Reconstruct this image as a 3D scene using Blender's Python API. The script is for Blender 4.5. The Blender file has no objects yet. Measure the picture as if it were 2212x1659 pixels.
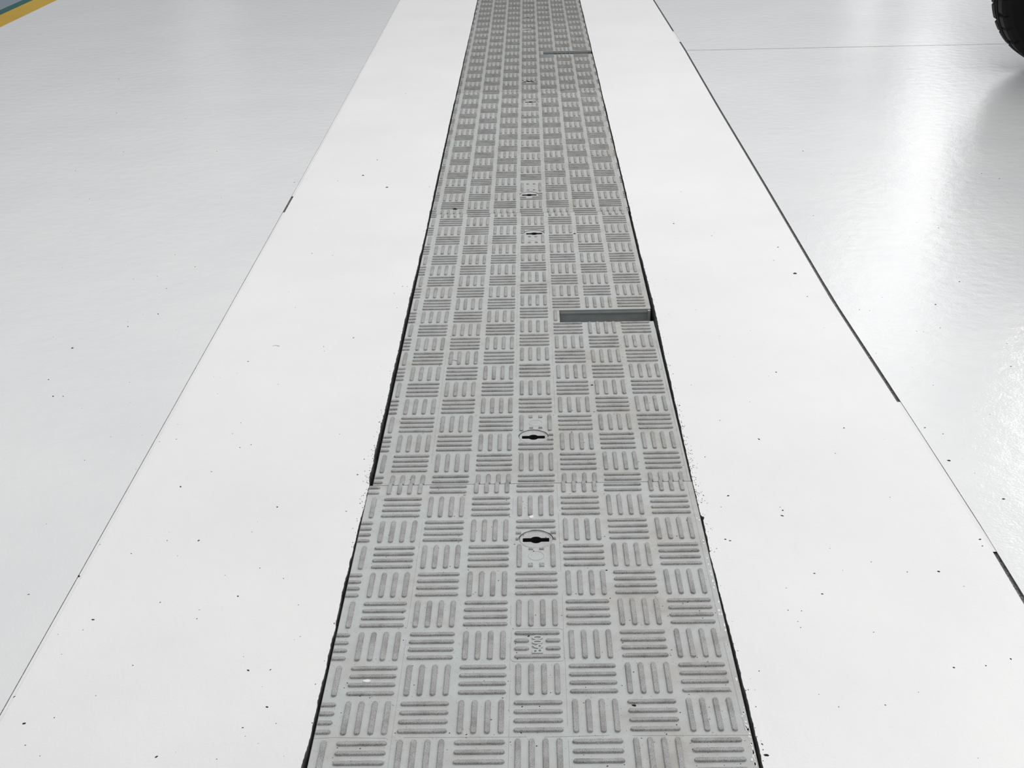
import bpy, bmesh, math, random
from mathutils import Vector, Matrix
random.seed(7)
S = 0.08                      # metres per tread cell; all layout below is in cells
col = bpy.context.scene.collection
scn = bpy.context.scene
PI = math.pi

# ------------------------------------------------------------------ camera
F_PX, TH, YAW, ROLL, CH, CX, CY = 2719.32, 0.450137, -0.0207196, -0.0246741, 14.7305, 0.04168, -16.1837
Fv = Vector((math.sin(YAW)*math.cos(TH), math.cos(YAW)*math.cos(TH), -math.sin(TH)))
Rv = Vector((math.cos(YAW), -math.sin(YAW), 0)); Uv = Rv.cross(Fv)
R2 = Rv*math.cos(ROLL)+Uv*math.sin(ROLL); U2 = -Rv*math.sin(ROLL)+Uv*math.cos(ROLL)
cd = bpy.data.cameras.new('camera'); cam = bpy.data.objects.new('camera', cd); col.objects.link(cam)
cd.sensor_fit = 'HORIZONTAL'; cd.sensor_width = 36; cd.lens = 36*F_PX/2212; cd.clip_start = .02; cd.clip_end = 300
m = Matrix((R2, U2, -Fv)).transposed().to_4x4(); m.translation = Vector((CX*S, CY*S, CH*S)); cam.matrix_world = m
scn.camera = cam

# ------------------------------------------------------------------ light
scn.view_settings.view_transform = 'Standard'; scn.view_settings.look = 'None'
scn.view_settings.gamma = 1; scn.view_settings.use_curve_mapping = False; scn.view_settings.exposure = 0.0
w = bpy.data.worlds.new('world'); scn.world = w; w.use_nodes = True
nt = w.node_tree; bg = nt.nodes['Background']
bg.inputs[1].default_value = .84
tc = nt.nodes.new('ShaderNodeTexCoord'); sx = nt.nodes.new('ShaderNodeSeparateXYZ'); nt.links.new(tc.outputs['Generated'], sx.inputs[0])
wr = nt.nodes.new('ShaderNodeValToRGB'); e = wr.color_ramp.elements      # dim hall walls low down, bright ceiling overhead
while len(e) < 5: e.new(.5)
for k, (p_, c_) in enumerate([(0, (.26, .265, .275)), (.14, (.33, .335, .345)), (.32, (.60, .605, .61)), (.55, (.82, .82, .82)), (1, (.92, .92, .91))]):
    e[k].position = p_; e[k].color = (*c_, 1)
nt.links.new(sx.outputs[2], wr.inputs[0])
vd = nt.nodes.new('ShaderNodeVectorMath'); vd.operation = 'DOT_PRODUCT'; vd.inputs[1].default_value = (.42, .36, 0); nt.links.new(tc.outputs['Generated'], vd.inputs[0])
ad = nt.nodes.new('ShaderNodeMath'); ad.operation = 'ADD'; ad.inputs[1].default_value = 1.0; nt.links.new(vd.outputs['Value'], ad.inputs[0])
wm = nt.nodes.new('ShaderNodeMix'); wm.data_type = 'RGBA'; wm.blend_type = 'MULTIPLY'; wm.inputs[0].default_value = 1
nt.links.new(wr.outputs[0], wm.inputs[6]); nt.links.new(ad.outputs[0], wm.inputs[7]); nt.links.new(wm.outputs[2], bg.inputs[0])
def area(name, x, y, z, sx, sy, power, rx=0, rz=0, c=(1, 1, 1)):
    l = bpy.data.lights.new(name, 'AREA'); l.shape = 'RECTANGLE'; l.size = sx*S; l.size_y = sy*S; l.energy = power; l.color = c
    o = bpy.data.objects.new(name, l); col.objects.link(o); o.location = (x*S, y*S, z*S); o.rotation_euler = (rx, 0, rz); return o
for i, (x, y, p) in enumerate([(29, 82, 8), (43, 130, 13), (65, 177, 15), (75, 221, 11), (90, 279, 13), (91, 336, 20)]):
    area('ceiling_and_added_lamp', x, y, 45, 12 if y < 200 else 9, 30 if y < 200 else 18, p, 0, -.25, (1, 1, 1))
area('ceiling_and_added_lamp', -83, 318, 45, 2.2, 60, 8)
area('ceiling_and_added_lamp', 18, 40, 45, 10, 30, 26)  # overhead lamp added to even out the light
area('ceiling_and_added_lamp', -10, 14, 45, 10, 30, 16)  # second added overhead lamp, also for evenness

def aim(o, x, y, z=0):
    o.rotation_euler = (Vector((x*S, y*S, z*S))-o.location).to_track_quat('-Z', 'Y').to_euler()
aim(area('ceiling_and_added_lamp', 36, 46, 50, 16, 12, 44, c=(1, .99, .975)), 0, 6)  # key lamp added to side-light the bars from the right
aim(area('ceiling_and_added_lamp', 74, 122, 50, 18, 14, 115, c=(1, .99, .975)), 0, 30)  # second added key lamp, farther off, for the distant covers

# ------------------------------------------------------------------ materials
def mat(name):
    m_ = bpy.data.materials.new(name); m_.use_nodes = True
    return m_, m_.node_tree, m_.node_tree.nodes['Principled BSDF']
def N(nt, t, **k):
    n = nt.nodes.new(t)
    for a, b in k.items():
        if a in n.inputs: n.inputs[a].default_value = b
        else: setattr(n, a, b)
    return n
def noise(nt, scale, detail=2, rough=.5, dist=0):
    g = N(nt, 'ShaderNodeNewGeometry'); n = N(nt, 'ShaderNodeTexNoise'); n.inputs['Scale'].default_value = scale
    n.inputs['Detail'].default_value = detail; n.inputs['Roughness'].default_value = rough; n.inputs['Distortion'].default_value = dist
    nt.links.new(g.outputs['Position'], n.inputs['Vector']); return n
def ramp(nt, src, stops):
    r = nt.nodes.new('ShaderNodeValToRGB'); e = r.color_ramp.elements
    while len(e) < len(stops): e.new(.5)
    for k, (p, c) in enumerate(stops):
        e[k].position = p; e[k].color = (c, c, c, 1) if isinstance(c, (int, float)) else (*c, 1)
    nt.links.new(src, r.inputs[0]); return r
def mix(nt, f, a, b, mode='MIX'):
    n = nt.nodes.new('ShaderNodeMix'); n.data_type = 'RGBA'; n.blend_type = mode
    for s, v in ((n.inputs[0], f), (n.inputs[6], a), (n.inputs[7], b)):
        if isinstance(v, (int, float)): s.default_value = v
        elif isinstance(v, tuple): s.default_value = (*v, 1)
        else: nt.links.new(v, s)
    return n.outputs[2]
def bump(nt, bsdf, h, strength, dist, prev=None):
    b = N(nt, 'ShaderNodeBump'); b.inputs['Strength'].default_value = strength; b.inputs['Distance'].default_value = dist
    nt.links.new(h, b.inputs['Height'])
    if prev: nt.links.new(prev.outputs[0], b.inputs['Normal'])
    nt.links.new(b.outputs[0], bsdf.inputs['Normal']); return b
M = {}
def epoxy(name, c1, c2, rough, spec, bs, coat=0):
    m_, nt, b = mat(name); b.inputs['Coat Weight'].default_value = coat; b.inputs['Coat Roughness'].default_value = .17
    n1 = noise(nt, 2.2, 3, .6); r1 = ramp(nt, n1.outputs[0], [(.35, c1), (.65, c2)])
    n2 = noise(nt, 900, 1); r2 = ramp(nt, n2.outputs[0], [(.20, .55), (.27, 1)])
    nt.links.new(mix(nt, 1.0, r1.outputs[0], r2.outputs[0], 'MULTIPLY'), b.inputs['Base Color'])
    b.inputs['Roughness'].default_value = rough; b.inputs['Specular IOR Level'].default_value = spec
    n3 = noise(nt, 190, 2, .55, .3); n4 = noise(nt, 24, 2)
    p = bump(nt, b, n4.outputs[0], .25, .004)
    q_ = bump(nt, b, n3.outputs[0], bs, .0006, p)
    if coat: nt.links.new(q_.outputs[0], b.inputs['Coat Normal'])
    M[name] = m_
epoxy('white_epoxy', (.80, .80, .805), (.84, .84, .84), .34, .35, .55)
epoxy('grey_white_epoxy', (.715, .72, .735), (.755, .76, .77), .24, .55, .55, .8)
epoxy('blue_grey_epoxy', (.13, .18, .23), (.14, .19, .24), .4, .3, .2)
epoxy('yellow_paint', (.46, .29, .03), (.50, .32, .035), .6, .1, .2)
epoxy('teal_paint', (.01, .085, .075), (.015, .10, .09), .6, .1, .2)
epoxy('joint_filler', (.76, .76, .77), (.82, .82, .83), .4, .3, .3)

m_, nt, b = mat('concrete'); n = noise(nt, 60, 5, .7); r = ramp(nt, n.outputs[0], [(.3, .06), (.7, .22)])
nt.links.new(r.outputs[0], b.inputs['Base Color']); b.inputs['Roughness'].default_value = .95; bump(nt, b, n.outputs[0], .6, .003); M['concrete'] = m_
m_, nt, b = mat('joint_dark'); n = noise(nt, 220, 4, .7); r = ramp(nt, n.outputs[0], [(.35, .06), (.55, .2), (.70, .45)])
nt.links.new(r.outputs[0], b.inputs['Base Color']); b.inputs['Roughness'].default_value = .9; M['joint_dark'] = m_

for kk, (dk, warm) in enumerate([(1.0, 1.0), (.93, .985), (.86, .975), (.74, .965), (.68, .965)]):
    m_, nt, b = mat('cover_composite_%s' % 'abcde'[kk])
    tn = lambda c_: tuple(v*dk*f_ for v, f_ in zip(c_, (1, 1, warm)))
    n1 = noise(nt, 9, 5, .65, .5); gx = N(nt, 'ShaderNodeNewGeometry'); sp = N(nt, 'ShaderNodeSeparateXYZ'); nt.links.new(gx.outputs['Position'], sp.inputs[0])
    mr = N(nt, 'ShaderNodeMapRange'); nt.links.new(sp.outputs[0], mr.inputs[0])      # the right half is walked on more and is stained
    for q_, v_ in ((1, -.05), (2, .16), (3, 0), (4, .11)): mr.inputs[q_].default_value = v_
    am = N(nt, 'ShaderNodeMath', operation='ADD'); nt.links.new(n1.outputs[0], am.inputs[0]); nt.links.new(mr.outputs[0], am.inputs[1])
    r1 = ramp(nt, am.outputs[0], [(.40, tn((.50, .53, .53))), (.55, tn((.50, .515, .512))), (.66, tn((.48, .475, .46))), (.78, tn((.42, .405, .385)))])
    n2 = noise(nt, 45, 3, .6); r2 = ramp(nt, n2.outputs[0], [(.3, .92), (.6, 1)])
    n3 = noise(nt, 420, 1, .5); r3 = ramp(nt, n3.outputs[0], [(.24, .2), (.30, 1)])
    c = mix(nt, 1.0, r1.outputs[0], r2.outputs[0], 'MULTIPLY'); c = mix(nt, 1.0, c, r3.outputs[0], 'MULTIPLY')
    nt.links.new(c, b.inputs['Base Color']); b.inputs['Roughness'].default_value = .62; b.inputs['Specular IOR Level'].default_value = .3
    p = bump(nt, b, n2.outputs[0], .2, .002); n4 = noise(nt, 500, 2); bump(nt, b, n4.outputs[0], .15, .0006, p); M['cover%d' % kk] = m_
    m_, nt, b = mat('gritty_tread_%s' % 'abcde'[kk])
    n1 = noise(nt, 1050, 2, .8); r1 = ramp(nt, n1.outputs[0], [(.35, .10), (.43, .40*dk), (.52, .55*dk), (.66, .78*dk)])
    n2 = noise(nt, 26, 4, .7); r2 = ramp(nt, n2.outputs[0], [(.32, (1, 1, 1.01)), (.48, (.90, .895, .89)), (.68, (.66, .655, .65))])
    nt.links.new(mix(nt, 1.0, r1.outputs[0], r2.outputs[0], 'MULTIPLY'), b.inputs['Base Color'])
    b.inputs['Roughness'].default_value = .9; b.inputs['Specular IOR Level'].default_value = .15
    bump(nt, b, n1.outputs[0], 1.0, .0012); M['tread%d' % kk] = m_
def plain(name, c, rough=.6, spec=.3, metal=0, bs=0, scale=300):
    m_, nt, b = mat(name); n = noise(nt, scale, 3); r = ramp(nt, n.outputs[0], [(.3, tuple(v*.85 for v in c)), (.7, c)])
    nt.links.new(r.outputs[0], b.inputs['Base Color']); b.inputs['Roughness'].default_value = rough; b.inputs['Specular IOR Level'].default_value = spec
    b.inputs['Metallic'].default_value = metal
    if bs: bump(nt, b, n.outputs[0], bs, .001)
    M[name] = m_
plain('cover_core', (.40, .43, .43), .7, .3, 0, .3, 40)
plain('keyhole_plate', (.48, .48, .49), .6, .4, 0, .25, 250)
plain('slot_wall', (.02, .02, .022), .8)
plain('rubber', (.005, .0055, .0055), .6, .2, 0, .2)
plain('dark_metal', (.03, .03, .032), .35, .5, .6)
plain('body_paint', (.025, .027, .03), .35, .5)
plain('grit', (.02, .02, .02), .9)
plain('paint_chip', (.85, .85, .86), .5)

# ------------------------------------------------------------------ helpers
def put(name, V, F, mats, parent=None, mi=None, smooth=False, origin=None):
    """one mesh object; V in cells, world frame"""
    o0 = Vector(origin) if origin else (Vector(parent['o']) if parent is not None and 'o' in parent else Vector((0, 0, 0)))
    me = bpy.data.meshes.new(name)
    me.from_pydata([tuple((Vector(v)-o0)*S) for v in V], [], F)
    for k in mats: me.materials.append(M[k])
    if mi:
        for p_, k in zip(me.polygons, mi): p_.material_index = k
    if smooth:
        for p_ in me.polygons: p_.use_smooth = True
    me.update()
    o = bpy.data.objects.new(name, me); col.objects.link(o)
    if parent is not None: o.parent = parent
    else: o.location = o0*S
    o['o'] = tuple(o0)
    return o
def empty(name, loc):
    o = bpy.data.objects.new(name, None); o.empty_display_size = .05; col.objects.link(o); o.location = Vector(loc)*S; o['o'] = tuple(loc); return o
def tag(o, label=None, cat=None, group=None, kind=None):
    for k, v in (('label', label), ('category', cat), ('group', group), ('kind', kind)):
        if v: o[k] = v
    return o
class MB:
    def __init__(s): s.V = []; s.F = []; s.I = []
    def add(s, V, F, i=0):
        n = len(s.V); s.V += V; s.F += [tuple(a+n for a in f) for f in F]; s.I += [i]*len(F)
    def quad(s, x0, y0, x1, y1, z, i=0):
        if x1-x0 > 1e-5 and y1-y0 > 1e-5: s.add([(x0, y0, z), (x1, y0, z), (x1, y1, z), (x0, y1, z)], [(0, 1, 2, 3)], i)
    def box(s, x0, y0, z0, x1, y1, z1, i=0):
        s.add([(x0, y0, z0), (x1, y0, z0), (x1, y1, z0), (x0, y1, z0), (x0, y0, z1), (x1, y0, z1), (x1, y1, z1), (x0, y1, z1)],
              [(0, 3, 2, 1), (4, 5, 6, 7), (0, 1, 5, 4), (1, 2, 6, 5), (2, 3, 7, 6), (3, 0, 4, 7)], i)
    def bar(s, xc, yc, d, a0, a1, hw, h, f0=False, f1=False, i=0, z=0.0, bev=.014):
        """raised tread bar along d ('h' = x, 'v' = y), a0..a1 extent; rounded ends unless flat"""
        def outline(w, e):
            P = []
            b0, b1 = a0-e, a1+e
            if f1: P += [(b1, -w), (b1, w)]
            else: P += [(b1-w+w*math.cos(t), w*math.sin(t)) for t in [(-PI/2+PI*k/6) for k in range(7)]]
            if f0: P += [(b0, w), (b0, -w)]
            else: P += [(b0+w+w*math.cos(t), w*math.sin(t)) for t in [(PI/2+PI*k/6) for k in range(7)]]
            return P
        V = []
        for w_, e_, z_ in ((hw+bev*.5, bev*.5, z), (hw, 0, z+h*.75), (hw-bev*.6, -bev*.6, z+h)):
            for (a, b_) in outline(w_, e_):
                V.append((xc+a, yc+b_, z_) if d == 'h' else (xc-b_, yc+a, z_))
        n = len(V)//3
        Fs = [(k, (k+1) % n, n+(k+1) % n, n+k) for k in range(n)] + [(n+k, n+(k+1) % n, 2*n+(k+1) % n, 2*n+k) for k in range(n)] + [tuple(range(2*n, 3*n))]
        s.add(V, Fs, i)
    def ridge(s, pts, hw=.008, h=.006, i=0):
        for (x0, y0), (x1, y1) in zip(pts, pts[1:]):
            dx, dy = x1-x0, y1-y0; L = math.hypot(dx, dy) or 1; nx, ny = -dy/L*hw, dx/L*hw
            s.add([(x0+nx, y0+ny, 0), (x0-nx, y0-ny, 0), (x1-nx, y1-ny, 0), (x1+nx, y1+ny, 0), (x0, y0, h), (x1, y1, h)],
                  [(1, 2, 5, 4), (3, 0, 4, 5)], i)
    def build(s, name, mats, parent=None, smooth=False, origin=None): return put(name, s.V, s.F, mats, parent, s.I, smooth, origin)

# ------------------------------------------------------------------ floor slabs, trench, joints
def interp(t, L):
    if t <= L[0][0]: return L[0][1]
    for (a, p_), (b_, q) in zip(L, L[1:]):
        if t <= b_: return p_+(q-p_)*(t-a)/(b_-a)
    return L[-1][1]
LE = [(-40, -3.97), (-.2, -3.955), (.5, -3.91), (2.6, -3.91), (5.3, -3.90), (7.5, -3.885), (8.0, -3.845), (9, -3.845), (9.4, -3.89), (12.7, -3.875), (20.4, -3.87), (27, -3.825), (36, -3.84), (51, -3.82), (79, -3.77), (160, -3.75)]
RE = [(-40, 3.67), (2, 3.675), (5.9, 3.635), (7.3, 3.66), (7.42, 3.70), (7.5, 3.625), (9, 3.625), (12, 3.655), (16, 3.68), (20, 3.715), (25, 3.68), (31, 3.69), (160, 3.705)]
random.seed(3)
def edge(L, sgn, amp=.012):
    P = []; y = -40.0; d = 0
    while y < 160:
        d = d*.8+random.uniform(-1, 1)*amp*.6
        P.append((interp(y, L)+d+random.uniform(-1, 1)*amp*.35, y)); y += .06 if y < 30 and y > -2 else (.2 if y < 80 else 1.0)
    P.append((interp(160, L), 160.0)); return P
YA, YB = -40.0, 160.0
def JL(y): return -9.47+.06*math.sin(y*.045)          # left joint centre line
def JR(y): return interp(y, [(-40, 9.9), (4, 9.52), (6, 9.53), (11, 9.43), (14, 9.36), (20, 9.21), (32, 9.19), (45, 9.13), (59, 9.13), (77, 8.95), (160, 8.6)])
HJ = 58.85
f = MB(); HWL, HWR = .042, .050
def strip(f, PA, PB, i):
    for (a, b_), (c_, d_) in zip(zip(PA, PA[1:]), zip(PB, PB[1:])):
        f.add([(a[0], a[1], 0), (c_[0], c_[1], 0), (d_[0], d_[1], 0), (b_[0], b_[1], 0)], [(0, 1, 2, 3)], i)
def wall(f, P, i, zb=-5.0, flip=False):
    for a, b_ in zip(P, P[1:]):
        q = (0, 1, 2, 3) if not flip else (3, 2, 1, 0)
        f.add([(a[0], a[1], 0), (b_[0], b_[1], 0), (b_[0], b_[1], zb), (a[0], a[1], zb)], [q], i)
eL = edge(LE, -1); eR = edge(RE, 1, .009)
jl = [(JL(y)+HWL, y) for _, y in eL]; strip(f, jl, eL, 0); wall(f, eL, 2)
jr = [(JR(y)-HWR, y) for _, y in eR]; strip(f, eR, jr, 0); wall(f, eR, 2, flip=True)
ys = [y for y in range(-40, 161, 2)]
A = [(JL(y)-HWL, y) for y in ys]; B = [(-36.2, y) for y in ys]; strip(f, B, A, 1)
wall(f, A, 3, -.1); wall(f, [(x, y) for x, y in jl], 3, -.1)
for x0, x1, i in ((-38.15, -36.2, 4), (-39.0, -38.15, 5), (-80, -39.0, 6)): f.quad(x0, YA, x1, YB, 0, i)
def rightslab(y0, y1):
    yy = [y0+(y1-y0)*k/40 for k in range(41)]; P = [(JR(y)+HWR, y) for y in yy]
    strip(f, P, [(100, y) for y in yy], 1); wall(f, P, 3, -.1)
rightslab(YA, HJ-.035); rightslab(HJ+.035, YB)
f.add([(9.15, HJ+.035, 0), (100, HJ+.035, 0), (100, HJ+.035, -.1), (9.15, HJ+.035, -.1)], [(0, 1, 2, 3)], 3)
wall(f, [(x, y) for x, y in jr], 3, -.1)
fl = f.build('floor', ['white_epoxy', 'grey_white_epoxy', 'concrete', 'joint_dark', 'yellow_paint', 'teal_paint', 'blue_grey_epoxy']); tag(fl, kind='structure')
# dark beds of the joints
g = MB(); g.quad(-9.7, YA, -9.2, YB, -.06); g.quad(8.4, YA, 10.1, YB, -.06); g.quad(8.6, HJ-.1, 100, HJ+.1, -.055)
tag(g.build('trim_1', ['joint_dark']), kind='structure')
# light filler in the joints where it is still in place
g = MB()
def fill(J, hw, y0, y1, z):
    n = max(2, int((y1-y0)/.5)); P = [(y0+(y1-y0)*k/n) for k in range(n+1)]
    for a, b_ in zip(P, P[1:]):
        g.add([(J(a)-hw, a, z), (J(a)+hw, a, z), (J(b_)+hw, b_, z), (J(b_)-hw, b_, z)], [(0, 1, 2, 3)], 0)
fill(JL, HWL-.008, YA, 29.6, -.012); fill(JL, HWL-.008, 31.6, YB, -.006)
fill(JR, HWR-.008, 5.95, 12.9, -.012); fill(JR, HWR-.01, 61.5, 65, -.004)
fill(lambda y: JL(y)+.0, HWL-.008, YA, YA+.1, -.012)
tag(g.build('trim_2', ['joint_filler']), kind='structure')
# trench bottom
g = MB(); g.quad(-4.2, YA, 4.0, YB, -4.9); tag(g.build('trench_bottom', ['concrete']), kind='structure')

# ------------------------------------------------------------------ trench covers
HB, HW = .035, .044
TOP = -.0
def cover(k, x0, x1, sh, holes, notch, ccol, label, extra=()):
    ya, yb = -11+20*k, 9+20*k
    y0, y1 = ya+.010, yb-.010
    root = empty('trench_cover', ((x0+x1)/2, (ya+yb)/2, -.6)); tag(root, label, 'cover', 'trench covers laid end to end')
    b = MB()
    hl = [(hx, hy) for hx, hy in holes]; RH = .372; q = .46
    ny0, ny1, nx = (ya+9.45, ya+10.42, .80) if notch else (None, None, None)
    ylist = sorted([hy for _, hy in hl])
    cur = y0
    segs = []
    for hx, hy in sorted(hl, key=lambda t: t[1]):
        segs.append((cur, hy-q)); segs.append(('hole', hx, hy)); cur = hy+q
    segs.append((cur, y1))
    for s_ in segs:
        if s_[0] == 'hole':
            _, hx, hy = s_
            b.quad(x0, hy-q, hx-q, hy+q, 0); b.quad(hx+q, hy-q, x1, hy+q, 0)
            n = 48; O = []; I = []
            for t in range(n):
                a = 2*PI*(t+.5)/n; c_, s__ = math.cos(a), math.sin(a); r_ = q/max(abs(c_), abs(s__))
                O.append((hx+c_*r_, hy+s__*r_, 0)); rr = RH*(1+.015*math.sin(5*a)+.012*math.sin(11*a+1)); I.append((hx+c_*rr, hy+s__*rr*.97, 0))
            for d in range(4):   # square corners
                a = PI/4+d*PI/2; sx, sy = math.copysign(1, math.cos(a)), math.copysign(1, math.sin(a))
                t = int(round((a/(2*PI))*n-.5+1e-6)); t0 = int(a/(2*PI)*n-.5); t1 = t0+1
                b.add([O[t0 % n], (hx+sx*q, hy+sy*q, 0), O[t1 % n]], [(0, 1, 2)])
            b.add(O+I, [(t, (t+1) % n, n+(t+1) % n, n+t) for t in range(n)])
            I2 = [(a_, c_, -.05) for a_, c_, _ in I]
            b.add(I+I2, [(t, (t+1) % n, n+(t+1) % n, n+t) for t in range(n)], 2)
        else:
            a_, c_ = s_
            if notch and a_ < ny0 < c_:
                b.quad(x0, a_, x1, ny0, 0); b.quad(x0, ny0, nx, ny1, 0); b.quad(x0, ny1, x1, c_, 0)
            else: b.quad(x0, a_, x1, c_, 0)
    # skirts with a softened top edge
    zb = -.75; be = .03
    def side(P):
        for (a_, c_) in zip(P, P[1:]):
            b.add([(a_[0], a_[1], 0), (c_[0], c_[1], 0), (c_[0], c_[1], zb), (a_[0], a_[1], zb)], [(0, 3, 2, 1)], 2)
    side([(x0, y1), (x0, y0), (x1, y0)])
    if notch:
        side([(x1, y0), (x1, ny0), (nx, ny0), (nx, ny1), (x1, ny1), (x1, y1)])
        # lip and corner post inside the cut-out
        b.box(nx+.03, ny1-.03, -.12, x1-.10, ny1, -.075, 2)
        b.box(x1-.09, ny1-.10, zb, x1-.012, ny1, -.03, 2)
    else: side([(x1, y0), (x1, y1)])
    side([(x1, y1), (x0, y1)])
    for xe in (x0, x1):      # rounded worn arris along both long sides
        s_ = 1 if xe > 0 else -1; yy = y0
        while yy < y1-.01:
            ye = min(yy+.5, y1)
            if not (notch and xe > 0 and yy < ny1 and ye > ny0):
                b.add([(xe, yy, 0), (xe, ye, 0), (xe+s_*.016, ye, -.03), (xe+s_*.016, yy, -.03), (xe+s_*.016, ye, -.2), (xe+s_*.016, yy, -.2)],
                      [(0, 1, 2, 3), (3, 2, 4, 5)], 0)
            yy = ye
    # tread bars
    def clipbar(xc, yc, d, L=.425, hw=HW):
        cx0, cx1, cy0, cy1 = x0+.004, x1-.004, (y0+.004 if k == 0 or True else y0), (yb+.03 if k == 0 and d == 'v' else y1-.004)
        f0 = f1 = False
        if d == 'h':
            a0, a1 = xc-L, xc+L
            if yc-hw < cy0 or yc+hw > cy1: return
            if a0 < cx0: a0 = cx0; f0 = True
            if a1 > cx1: a1 = cx1; f1 = True
            if a1-a0 < .03: return
            b.bar(xc, yc, 'h', a0-xc, a1-xc, hw, HB, f0, f1, 1)
        else:
            a0, a1 = yc-L, yc+L
            if xc-hw < cx0 or xc+hw > cx1: return
            if a0 < cy0: a0 = cy0; f0 = True
            if a1 > cy1: a1 = cy1; f1 = True
            if a1-a0 < .05: return
            b.bar(xc, yc, 'v', a0-yc, a1-yc, hw, HB, f0, f1, 1)
    OFF = (-.3525, -.1175, .1175, .3525)
    for r_ in range(ya-0, yb+1):
        for c_ in range(-4, 5):
            X = c_+sh; Y = float(r_); sc = 1.0
            v = (r_+c_) % 2 == 0
            if c_ == 0:
                if r_ in ccol: Y, sc = ccol[r_]
                hc = [h for h in hl if abs(h[1]-r_) < .9]
                near = [h for h in hl if abs(r_-h[1]) < 1.2 and not v and abs(r_-h[1]) < .55]
                if not v and near:           # cell cut by the keyhole
                    hx, hy = near[0]
                    for o_ in OFF:
                        dy = abs(Y+o_-hy)
                        if dy > RH+.03: clipbar(X, Y+o_, 'h')
                        else:
                            xi = math.sqrt(max(RH*RH-max(dy-.03, 0)**2, 0))+.012
                            for s_ in (-1, 1):
                                e = X+s_*.425; st = hx+s_*xi
                                if (e-st)*s_ > .03: b.bar((e+st)/2, Y+o_, 'h', -abs(e-st)/2, abs(e-st)/2, HW*.85, HB, abs(e-st) < .14, abs(e-st) < .14, 1)
                    continue
                pad = [h for h in hl if v and .55 < abs(r_-h[1]) < .9]
                if pad:
                    for o_ in (-.3525, .3525): clipbar(X+o_, Y, 'v', .425*sc)
                    for o_ in (-.1175, .1175):
                        for s_ in (-1, 1):
                            yy = Y+s_*.345*sc; jx = random.uniform(-.01, .01)
                            hs = (pad[0][1]-r_)*s_ > 0
                            b.bar(X+o_+jx, yy-(.085*s_ if hs else 0), 'v', -.03 if hs else -.06, .03 if hs else .06, HW*.95, HB*.8, True, True, 1)
                    b.ridge([(X+.165*math.cos(t*PI/12), Y+.165*math.sin(t*PI/12)) for t in range(25)], .008, .008)
                    continue
                if k == 0 and r_ == 3:       # cell with the moulded marking
                    for o_ in (-.3525, .3525): clipbar(X, Y+o_, 'h')
                    for o_ in (-.1175, .1175):
                        b.bar(X-.296, Y+o_, 'h', -.135, .135, HW, HB, False, False, 1); b.bar(X+.296, Y+o_, 'h', -.135, .135, HW, HB, False, False, 1)
                    continue
            for o_ in OFF:
                bx, by = (X+o_, Y) if v else (X, Y+o_*sc)
                if notch and bx > nx-.05 and ny0-.3 < by < ny1+.3:
                    if v:
                        if ny0-.1 < Y < ny1+.1: continue
                    elif ny0-.04 < by < ny1+.04: continue
                if v: clipbar(bx, by, 'v', .425*sc)
                else: clipbar(bx, by, 'h', .425, HW*min(1, sc+.1))
    # fine mould lines
    for xx in (-.505, .505):
        yy = y0+.2
        while yy < y1-.5:
            L_ = random.uniform(.6, 2.4)
            e = min(yy+L_, y1-.1)
            if not (notch and xx > 0 and yy < ny1 and e > ny0) and all(abs(h[1]-t_) > .6 for h in hl for t_ in (yy, e)): b.ridge([(sh+xx, yy), (sh+xx+random.uniform(-.01, .01), e)], .007, .007)
            yy = e+random.uniform(.1, .8)
    for ln in extra: b.ridge(ln, .006, .007)
    if k == 0:       # white floor paint smeared on the worn right edge
        for _ in range(46):
            yy = random.choice([random.uniform(-.4, 1.2), random.uniform(-.4, 8.8)]); xx = x1-abs(random.gauss(0, .03))-.01; a_ = random.uniform(.012, .03); l_ = random.uniform(.02, .09)
            P = [(xx+a_*random.uniform(.5, 1)*math.cos(t), yy+l_*random.uniform(.6, 1)*math.sin(t), .003) for t in [2*PI*j/8 for j in range(8)]]
            b.add([(min(p_[0], x1), p_[1], p_[2]) for p_ in P], [tuple(range(8))], 3)
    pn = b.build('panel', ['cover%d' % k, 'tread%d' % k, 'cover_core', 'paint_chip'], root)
    # keyhole plates
    for hx, hy in hl:
        kp = MB(); n = 96; O = []; I = []; hlx, hty, rb = .285, .074, .130
        for t in range(n):
            a = 2*PI*(t+.5)/n; c_, s__ = abs(math.cos(a)), abs(math.sin(a))
            r1 = min(hlx/max(c_, 1e-6), hty/max(s__, 1e-6)); r_ = max(r1, min(rb/max(1, 1), rb*1.0))
            O.append((hx+.358*math.cos(a), hy+.348*math.sin(a), -.022)); I.append((hx+r_*math.cos(a), hy+r_*math.sin(a), -.026))
        rim = [(hx+(x_-hx)*.93, hy+(y_-hy)*.93, -.008) for x_, y_, _ in O]
        bot = [(x_, y_, -.5) for x_, y_, _ in I]
        kp.add(O+rim, [(t, (t+1) % n, n+(t+1) % n, n+t) for t in range(n)])
        rim2 = [(hx+(x_-hx)*.87, hy+(y_-hy)*.87, -.022) for x_, y_, _ in O]
        kp.add(rim+rim2, [(t, (t+1) % n, n+(t+1) % n, n+t) for t in range(n)])
        kp.add(rim2+I, [(t, (t+1) % n, n+(t+1) % n, n+t) for t in range(n)])
        kp.add(I+bot, [(t, (t+1) % n, n+(t+1) % n, n+t) for t in range(n)], 1)
        kp.add(bot, [tuple(range(n))], 1)
        kp.build('keyhole_plate', ['keyhole_plate', 'slot_wall'], root)
    return root
def rr(cx_, cy_, a, r_=.08):
    P = []
    for qx, qy, t0 in ((1, 1, 0), (-1, 1, 1), (-1, -1, 2), (1, -1, 3)):
        for j in range(4):
            t = (t0+j/3)*PI/2; P.append((cx_+qx*(a-r_)+r_*math.cos(t), cy_+qy*(a-r_)+r_*math.sin(t)))
    return P+[P[0]]
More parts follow.
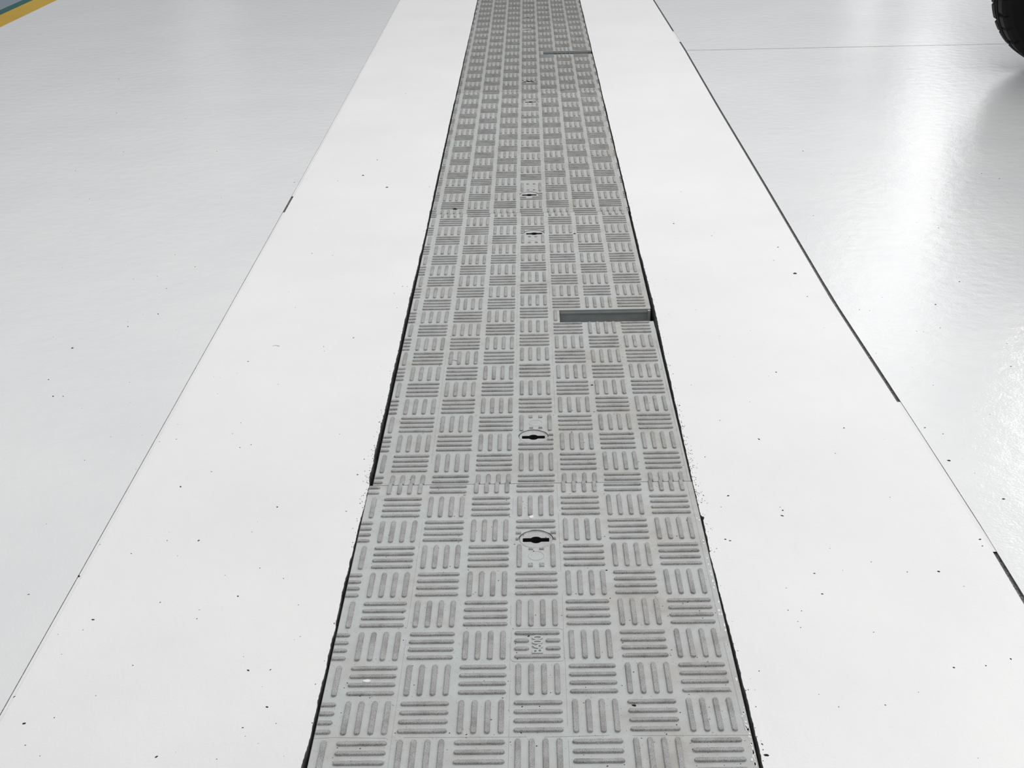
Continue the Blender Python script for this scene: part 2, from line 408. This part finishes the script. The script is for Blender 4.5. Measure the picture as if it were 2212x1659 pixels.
cc1 = {14: (14.03, 1), 15: (15.12, 1), 16: (16.2, 1), 17: (17.2, 1), 18: (18.2, 1), 19: (19.24, 1), 20: (20.25, 1), 21: (21.24, 1), 22: (22.29, 1), 23: (23.25, .95), 24: (24.1, .72), 25: (24.92, .9)}
cc2 = {32: (32.2, 1.3), 33: (33.6, .95), 34: (34.65, 1), 35: (35.68, 1), 36: (36.7, 1), 37: (37.78, 1), 38: (38.83, 1), 39: (39.92, 1), 40: (41.0, 1), 41: (42.0, .95), 42: (42.93, .9), 43: (43.55, .4), 44: (44.2, .8), 45: (45.2, .9)}
L0 = [[(-3.83, .50), (-3.5, .52), (-2.6, .49)], [(-2.3, .5), (-.5, .485), (-.2, .49)], [(.1, .48), (1.2, .5)], [(1.6, .49), (3.6, .47)],
      [(-2.5, .5), (-2.49, 3.2)], [(-2.5, 3.6), (-2.48, 7.4)], [(3.52, .6), (3.50, 3.0)], [(3.50, 3.4), (3.49, 8.9)], [(-2.5, .45), (-2.49, -2)], rr(0, 3, .495)]
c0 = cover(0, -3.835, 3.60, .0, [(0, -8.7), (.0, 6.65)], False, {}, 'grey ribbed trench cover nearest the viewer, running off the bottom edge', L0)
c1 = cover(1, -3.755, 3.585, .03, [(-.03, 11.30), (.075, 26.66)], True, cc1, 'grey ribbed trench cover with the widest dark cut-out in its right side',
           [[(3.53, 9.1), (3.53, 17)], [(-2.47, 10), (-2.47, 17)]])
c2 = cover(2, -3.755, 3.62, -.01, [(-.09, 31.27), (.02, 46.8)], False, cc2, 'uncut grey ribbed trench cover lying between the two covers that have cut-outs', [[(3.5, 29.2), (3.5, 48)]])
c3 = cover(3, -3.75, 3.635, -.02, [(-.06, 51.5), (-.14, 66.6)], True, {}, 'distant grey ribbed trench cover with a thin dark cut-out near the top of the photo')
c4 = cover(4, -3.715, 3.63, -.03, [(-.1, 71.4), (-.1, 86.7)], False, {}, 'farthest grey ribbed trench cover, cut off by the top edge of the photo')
# moulded marking on the nearest cover
fc = bpy.data.curves.new('marking', 'FONT'); fc.body = 'B600'; fc.size = 1; fc.extrude = .10; fc.bevel_depth = .02; fc.align_x = 'CENTER'; fc.align_y = 'CENTER'
fo = bpy.data.objects.new('marking_source', fc); col.objects.link(fo); bpy.context.view_layer.update()
me = bpy.data.meshes.new_from_object(fo.evaluated_get(bpy.context.evaluated_depsgraph_get())); bpy.data.objects.remove(fo)
xs = [v.co.x for v in me.vertices]; ys_ = [v.co.y for v in me.vertices]; zs = [v.co.z for v in me.vertices]
lx, ly, lz = max(xs)-min(xs), max(ys_)-min(ys_), max(zs)-min(zs); mx, my = (max(xs)+min(xs))/2, (max(ys_)+min(ys_))/2
o0 = Vector(c0['o'])
for v in me.vertices:
    a = (v.co.x-mx)/lx*.54; h_ = (v.co.y-my)/ly*.205; z = (v.co.z-min(zs))/lz*.03-.004
    v.co = (Vector((-h_+.0, 3.0+a, z))-o0)*S
me.materials.append(M['cover0'])
mk = bpy.data.objects.new('raised_lettering', me); col.objects.link(mk); mk.parent = c0

# ------------------------------------------------------------------ vehicle (only its tyre is in view, the unseen body is made up)
WR, WX, WY = 4.0, 28.5, 53.5
veh = empty('vehicle', (WX+16, WY-1, 0)); tag(veh, 'dark vehicle at the top right corner, only its black treaded tyre in view', 'vehicle')
def tyre(cx_, yfar, near):
    """wheel lying in the XZ plane; tread from yfar towards near"""
    W = 2.5*(1 if near > yfar else -1); V = []; Fs = []; na = 320
    prof = [(0, .62), (.02, .78), (.05, .90), (.11, .965), (.18, 1.0), (.38, 1.005), (.40, .975), (.46, .975), (.48, 1.007), (.52, 1.007), (.54, .975), (.60, .975), (.62, 1.005), (.82, 1.0), (.89, .965), (.95, .90), (.98, .78), (1, .62)]
    for i in range(na):
        a = 2*PI*i/na; deg = (math.degrees(a)-180+1) % 22.5
        for t, r_ in prof:
            dd = (deg+(6 if t > .5 else 0)) % 22.5; cut = 0
            if .05 < t < .39 or .61 < t < .95:
                if dd < 2.4: cut = .035
                if abs(dd-11.5) < .7: cut = .02
            V.append((cx_+WR*(r_-cut)*math.cos(a), yfar+W*t, WR+WR*(r_-cut)*math.sin(a)))
    m_ = len(prof)
    for i in range(na):
        j = (i+1) % na
        for k in range(m_-1): Fs.append((i*m_+k, i*m_+k+1, j*m_+k+1, j*m_+k))
    t_ = put('tyre', V, Fs, ['rubber'], veh)
    V = []; Fs = []; rp = [(0.02, .63), (.06, .60), (.3, .57), (.34, .2), (.30, .0)]
    for sd in (0, 1):
        base = len(V)
        for i in range(48):
            a = 2*PI*i/48
            for t, r_ in rp: V.append((cx_+WR*r_*math.cos(a), yfar+W*(t if sd == 0 else 1-t), WR+WR*r_*math.sin(a)))
        for i in range(48):
            j = (i+1) % 48
            for k in range(4): Fs.append((base+i*5+k, base+i*5+k+1, base+j*5+k+1, base+j*5+k))
    put('rim', V, Fs, ['dark_metal'], veh)
tyre(WX, WY, WY-1); tyre(WX+33, WY-12, WY-13); tyre(WX+33, WY+11, WY+12)
bm = bmesh.new()
def bbox(x0, y0, z0, x1, y1, z1):
    r_ = bmesh.ops.create_cube(bm, size=1)
    for v in r_['verts']: v.co = Vector((((x0+x1)/2+v.co.x*(x1-x0)), ((y0+y1)/2+v.co.y*(y1-y0)), ((z0+z1)/2+v.co.z*(z1-z0))))
bbox(WX+4.8, WY-14, 3.0, WX+28, WY+12, 8.6); bbox(WX-.6, WY-15.5, 8.3, WX+40, WY+13.5, 13.5); bbox(WX+2.5, WY-15, 5.6, WX+5.5, WY+13, 8.6); bbox(WX+12, WY-14.8, 13.2, WX+37, WY+12.8, 21)
bmesh.ops.bevel(bm, geom=[e for e in bm.edges], offset=.5, segments=3, affect='EDGES')
bm.verts.ensure_lookup_table(); V = [tuple(v.co) for v in bm.verts]; Fs = [tuple(v.index for v in fc_.verts) for fc_ in bm.faces]; bm.free()
put('body', V, Fs, ['body_paint'], veh)  # unseen body, shaped for its dark reflection and shading on the floor
for xx, q0, q1 in ((WX, -3.4, .8), (WX+33, -14, 12.8)):
    ax = MB(); ax.box(xx-.35, WY+q0, WR-.35, xx+.35, WY+q1, WR+.35); ax.build('axle', ['dark_metal'], veh)
for q in (-3.3, .25):
    fk = MB(); fk.box(WX-.4, WY+q, WR-.4, WX+.4, WY+q+.45, 8.6); fk.build('fork_blade', ['dark_metal'], veh)

# ------------------------------------------------------------------ loose grit and paint chips
random.seed(11)
g = MB()
def crumb(x, y, z, r_, ang=None, el=1.0):
    a0 = random.uniform(0, PI) if ang is None else ang; n = 6; V = []
    for t in range(n):
        a = 2*PI*t/n; rx = r_*el*random.uniform(.75, 1.2)*math.cos(a); ry = r_*random.uniform(.75, 1.2)*math.sin(a)
        V.append((x+rx*math.cos(a0)-ry*math.sin(a0), y+rx*math.sin(a0)+ry*math.cos(a0), z))
    V.append((x, y, z+r_*.8)); g.add(V, [(t, (t+1) % n, n) for t in range(n)])
for _ in range(420):
    y = -.5+abs(random.gauss(0, 1))*22; x = random.uniform(-1, 1)*(9+y*.3)
    if abs(x) < 4 or y > 75: continue
    crumb(x, y, 0, random.choice([.008, .01, .012, .02])*random.uniform(.7, 1.3), None, random.uniform(1, 2))
for _ in range(320):     # along the edges of the trench
    y = random.choice([random.uniform(6, 13), random.uniform(-.3, 40), random.uniform(8, 11)]); s_ = random.choice([-1, 1, 1])
    x = interp(y, RE)+abs(random.gauss(.04, .07)) if s_ > 0 else interp(y, LE)-abs(random.gauss(.04, .05))
    crumb(x, y, 0, random.uniform(.005, .013), PI/2+random.uniform(-.5, .5), random.uniform(1, 2.6))
for _ in range(520):     # on the covers
    crumb(random.uniform(-3.5, 3.5), -.4+abs(random.gauss(0, 13)), .0, random.uniform(.006, .013), None, random.uniform(1, 1.8))
def px(u, v):
    d = Fv+R2*((u-1106)/F_PX)-U2*((v-829.5)/F_PX); t = -CH/d.z; return CX+t*d.x, CY+t*d.y
for u, v, r_ in ((1370, 1524, .03), (983, 452, .07), (1241, 505, .04), (836, 405, .04), (784, 379, .04), (1717, 591, .05), (2050, 995, .03), (2168, 1078, .025), (1776, 1283, .018), (52, 1563, .025), (156, 752, .03), (1088, 1078, .02), (1567, 1165, .02), (1577, 1168, .02), (1573, 1071, .025), (1310, 1232, .02), (524, 1572, .014), (1142, 1374, .02), (1656, 1631, .03), (1279, 832, .03), (1133, 378, .06), (2117, 1165, .022)):
    x, y = px(u, v); crumb(x, y, .0, r_, random.uniform(-.4, .4), 1.6)
for u, v in ((598, 747), (983, 779)):    # two short curled fibres
    x, y = px(u, v)
    for t in range(6): crumb(x+(t-3)*.035, y+.03*math.sin(t*.9), 0, .012, 0, 2)
tag(g.build('grit', ['grit']), 'fine black grit scattered over the white floor and the covers', 'grit', kind='stuff')
def chip(u, v, sx, sy, label, z=0.0):
    x, y = px(u, v); V = []; n = 9
    for t in range(n):
        a = 2*PI*t/n; V.append((x+sx*random.uniform(.7, 1.1)*math.cos(a), y+sy*random.uniform(.7, 1.1)*math.sin(a), z))
    V += [(a_[0]*.9+x*.1, a_[1]*.9+y*.1, z+.018) for a_ in V[:n]]
    o = put('paint_chip', V, [(t, (t+1) % n, n+(t+1) % n, n+t) for t in range(n)]+[tuple(range(n, 2*n))], ['paint_chip'], origin=(x, y, z)); tag(o, label, 'paint chip')
chip(793, 1472, .085, .05, 'small white fleck of paint between ribs at the left of the nearest cover')
chip(1148, 1117, .06, .07, 'small white flake above the nearest keyhole slot, at a rib end')
# drop the bookkeeping property
for o in bpy.data.objects:
    if 'o' in o: del o['o']
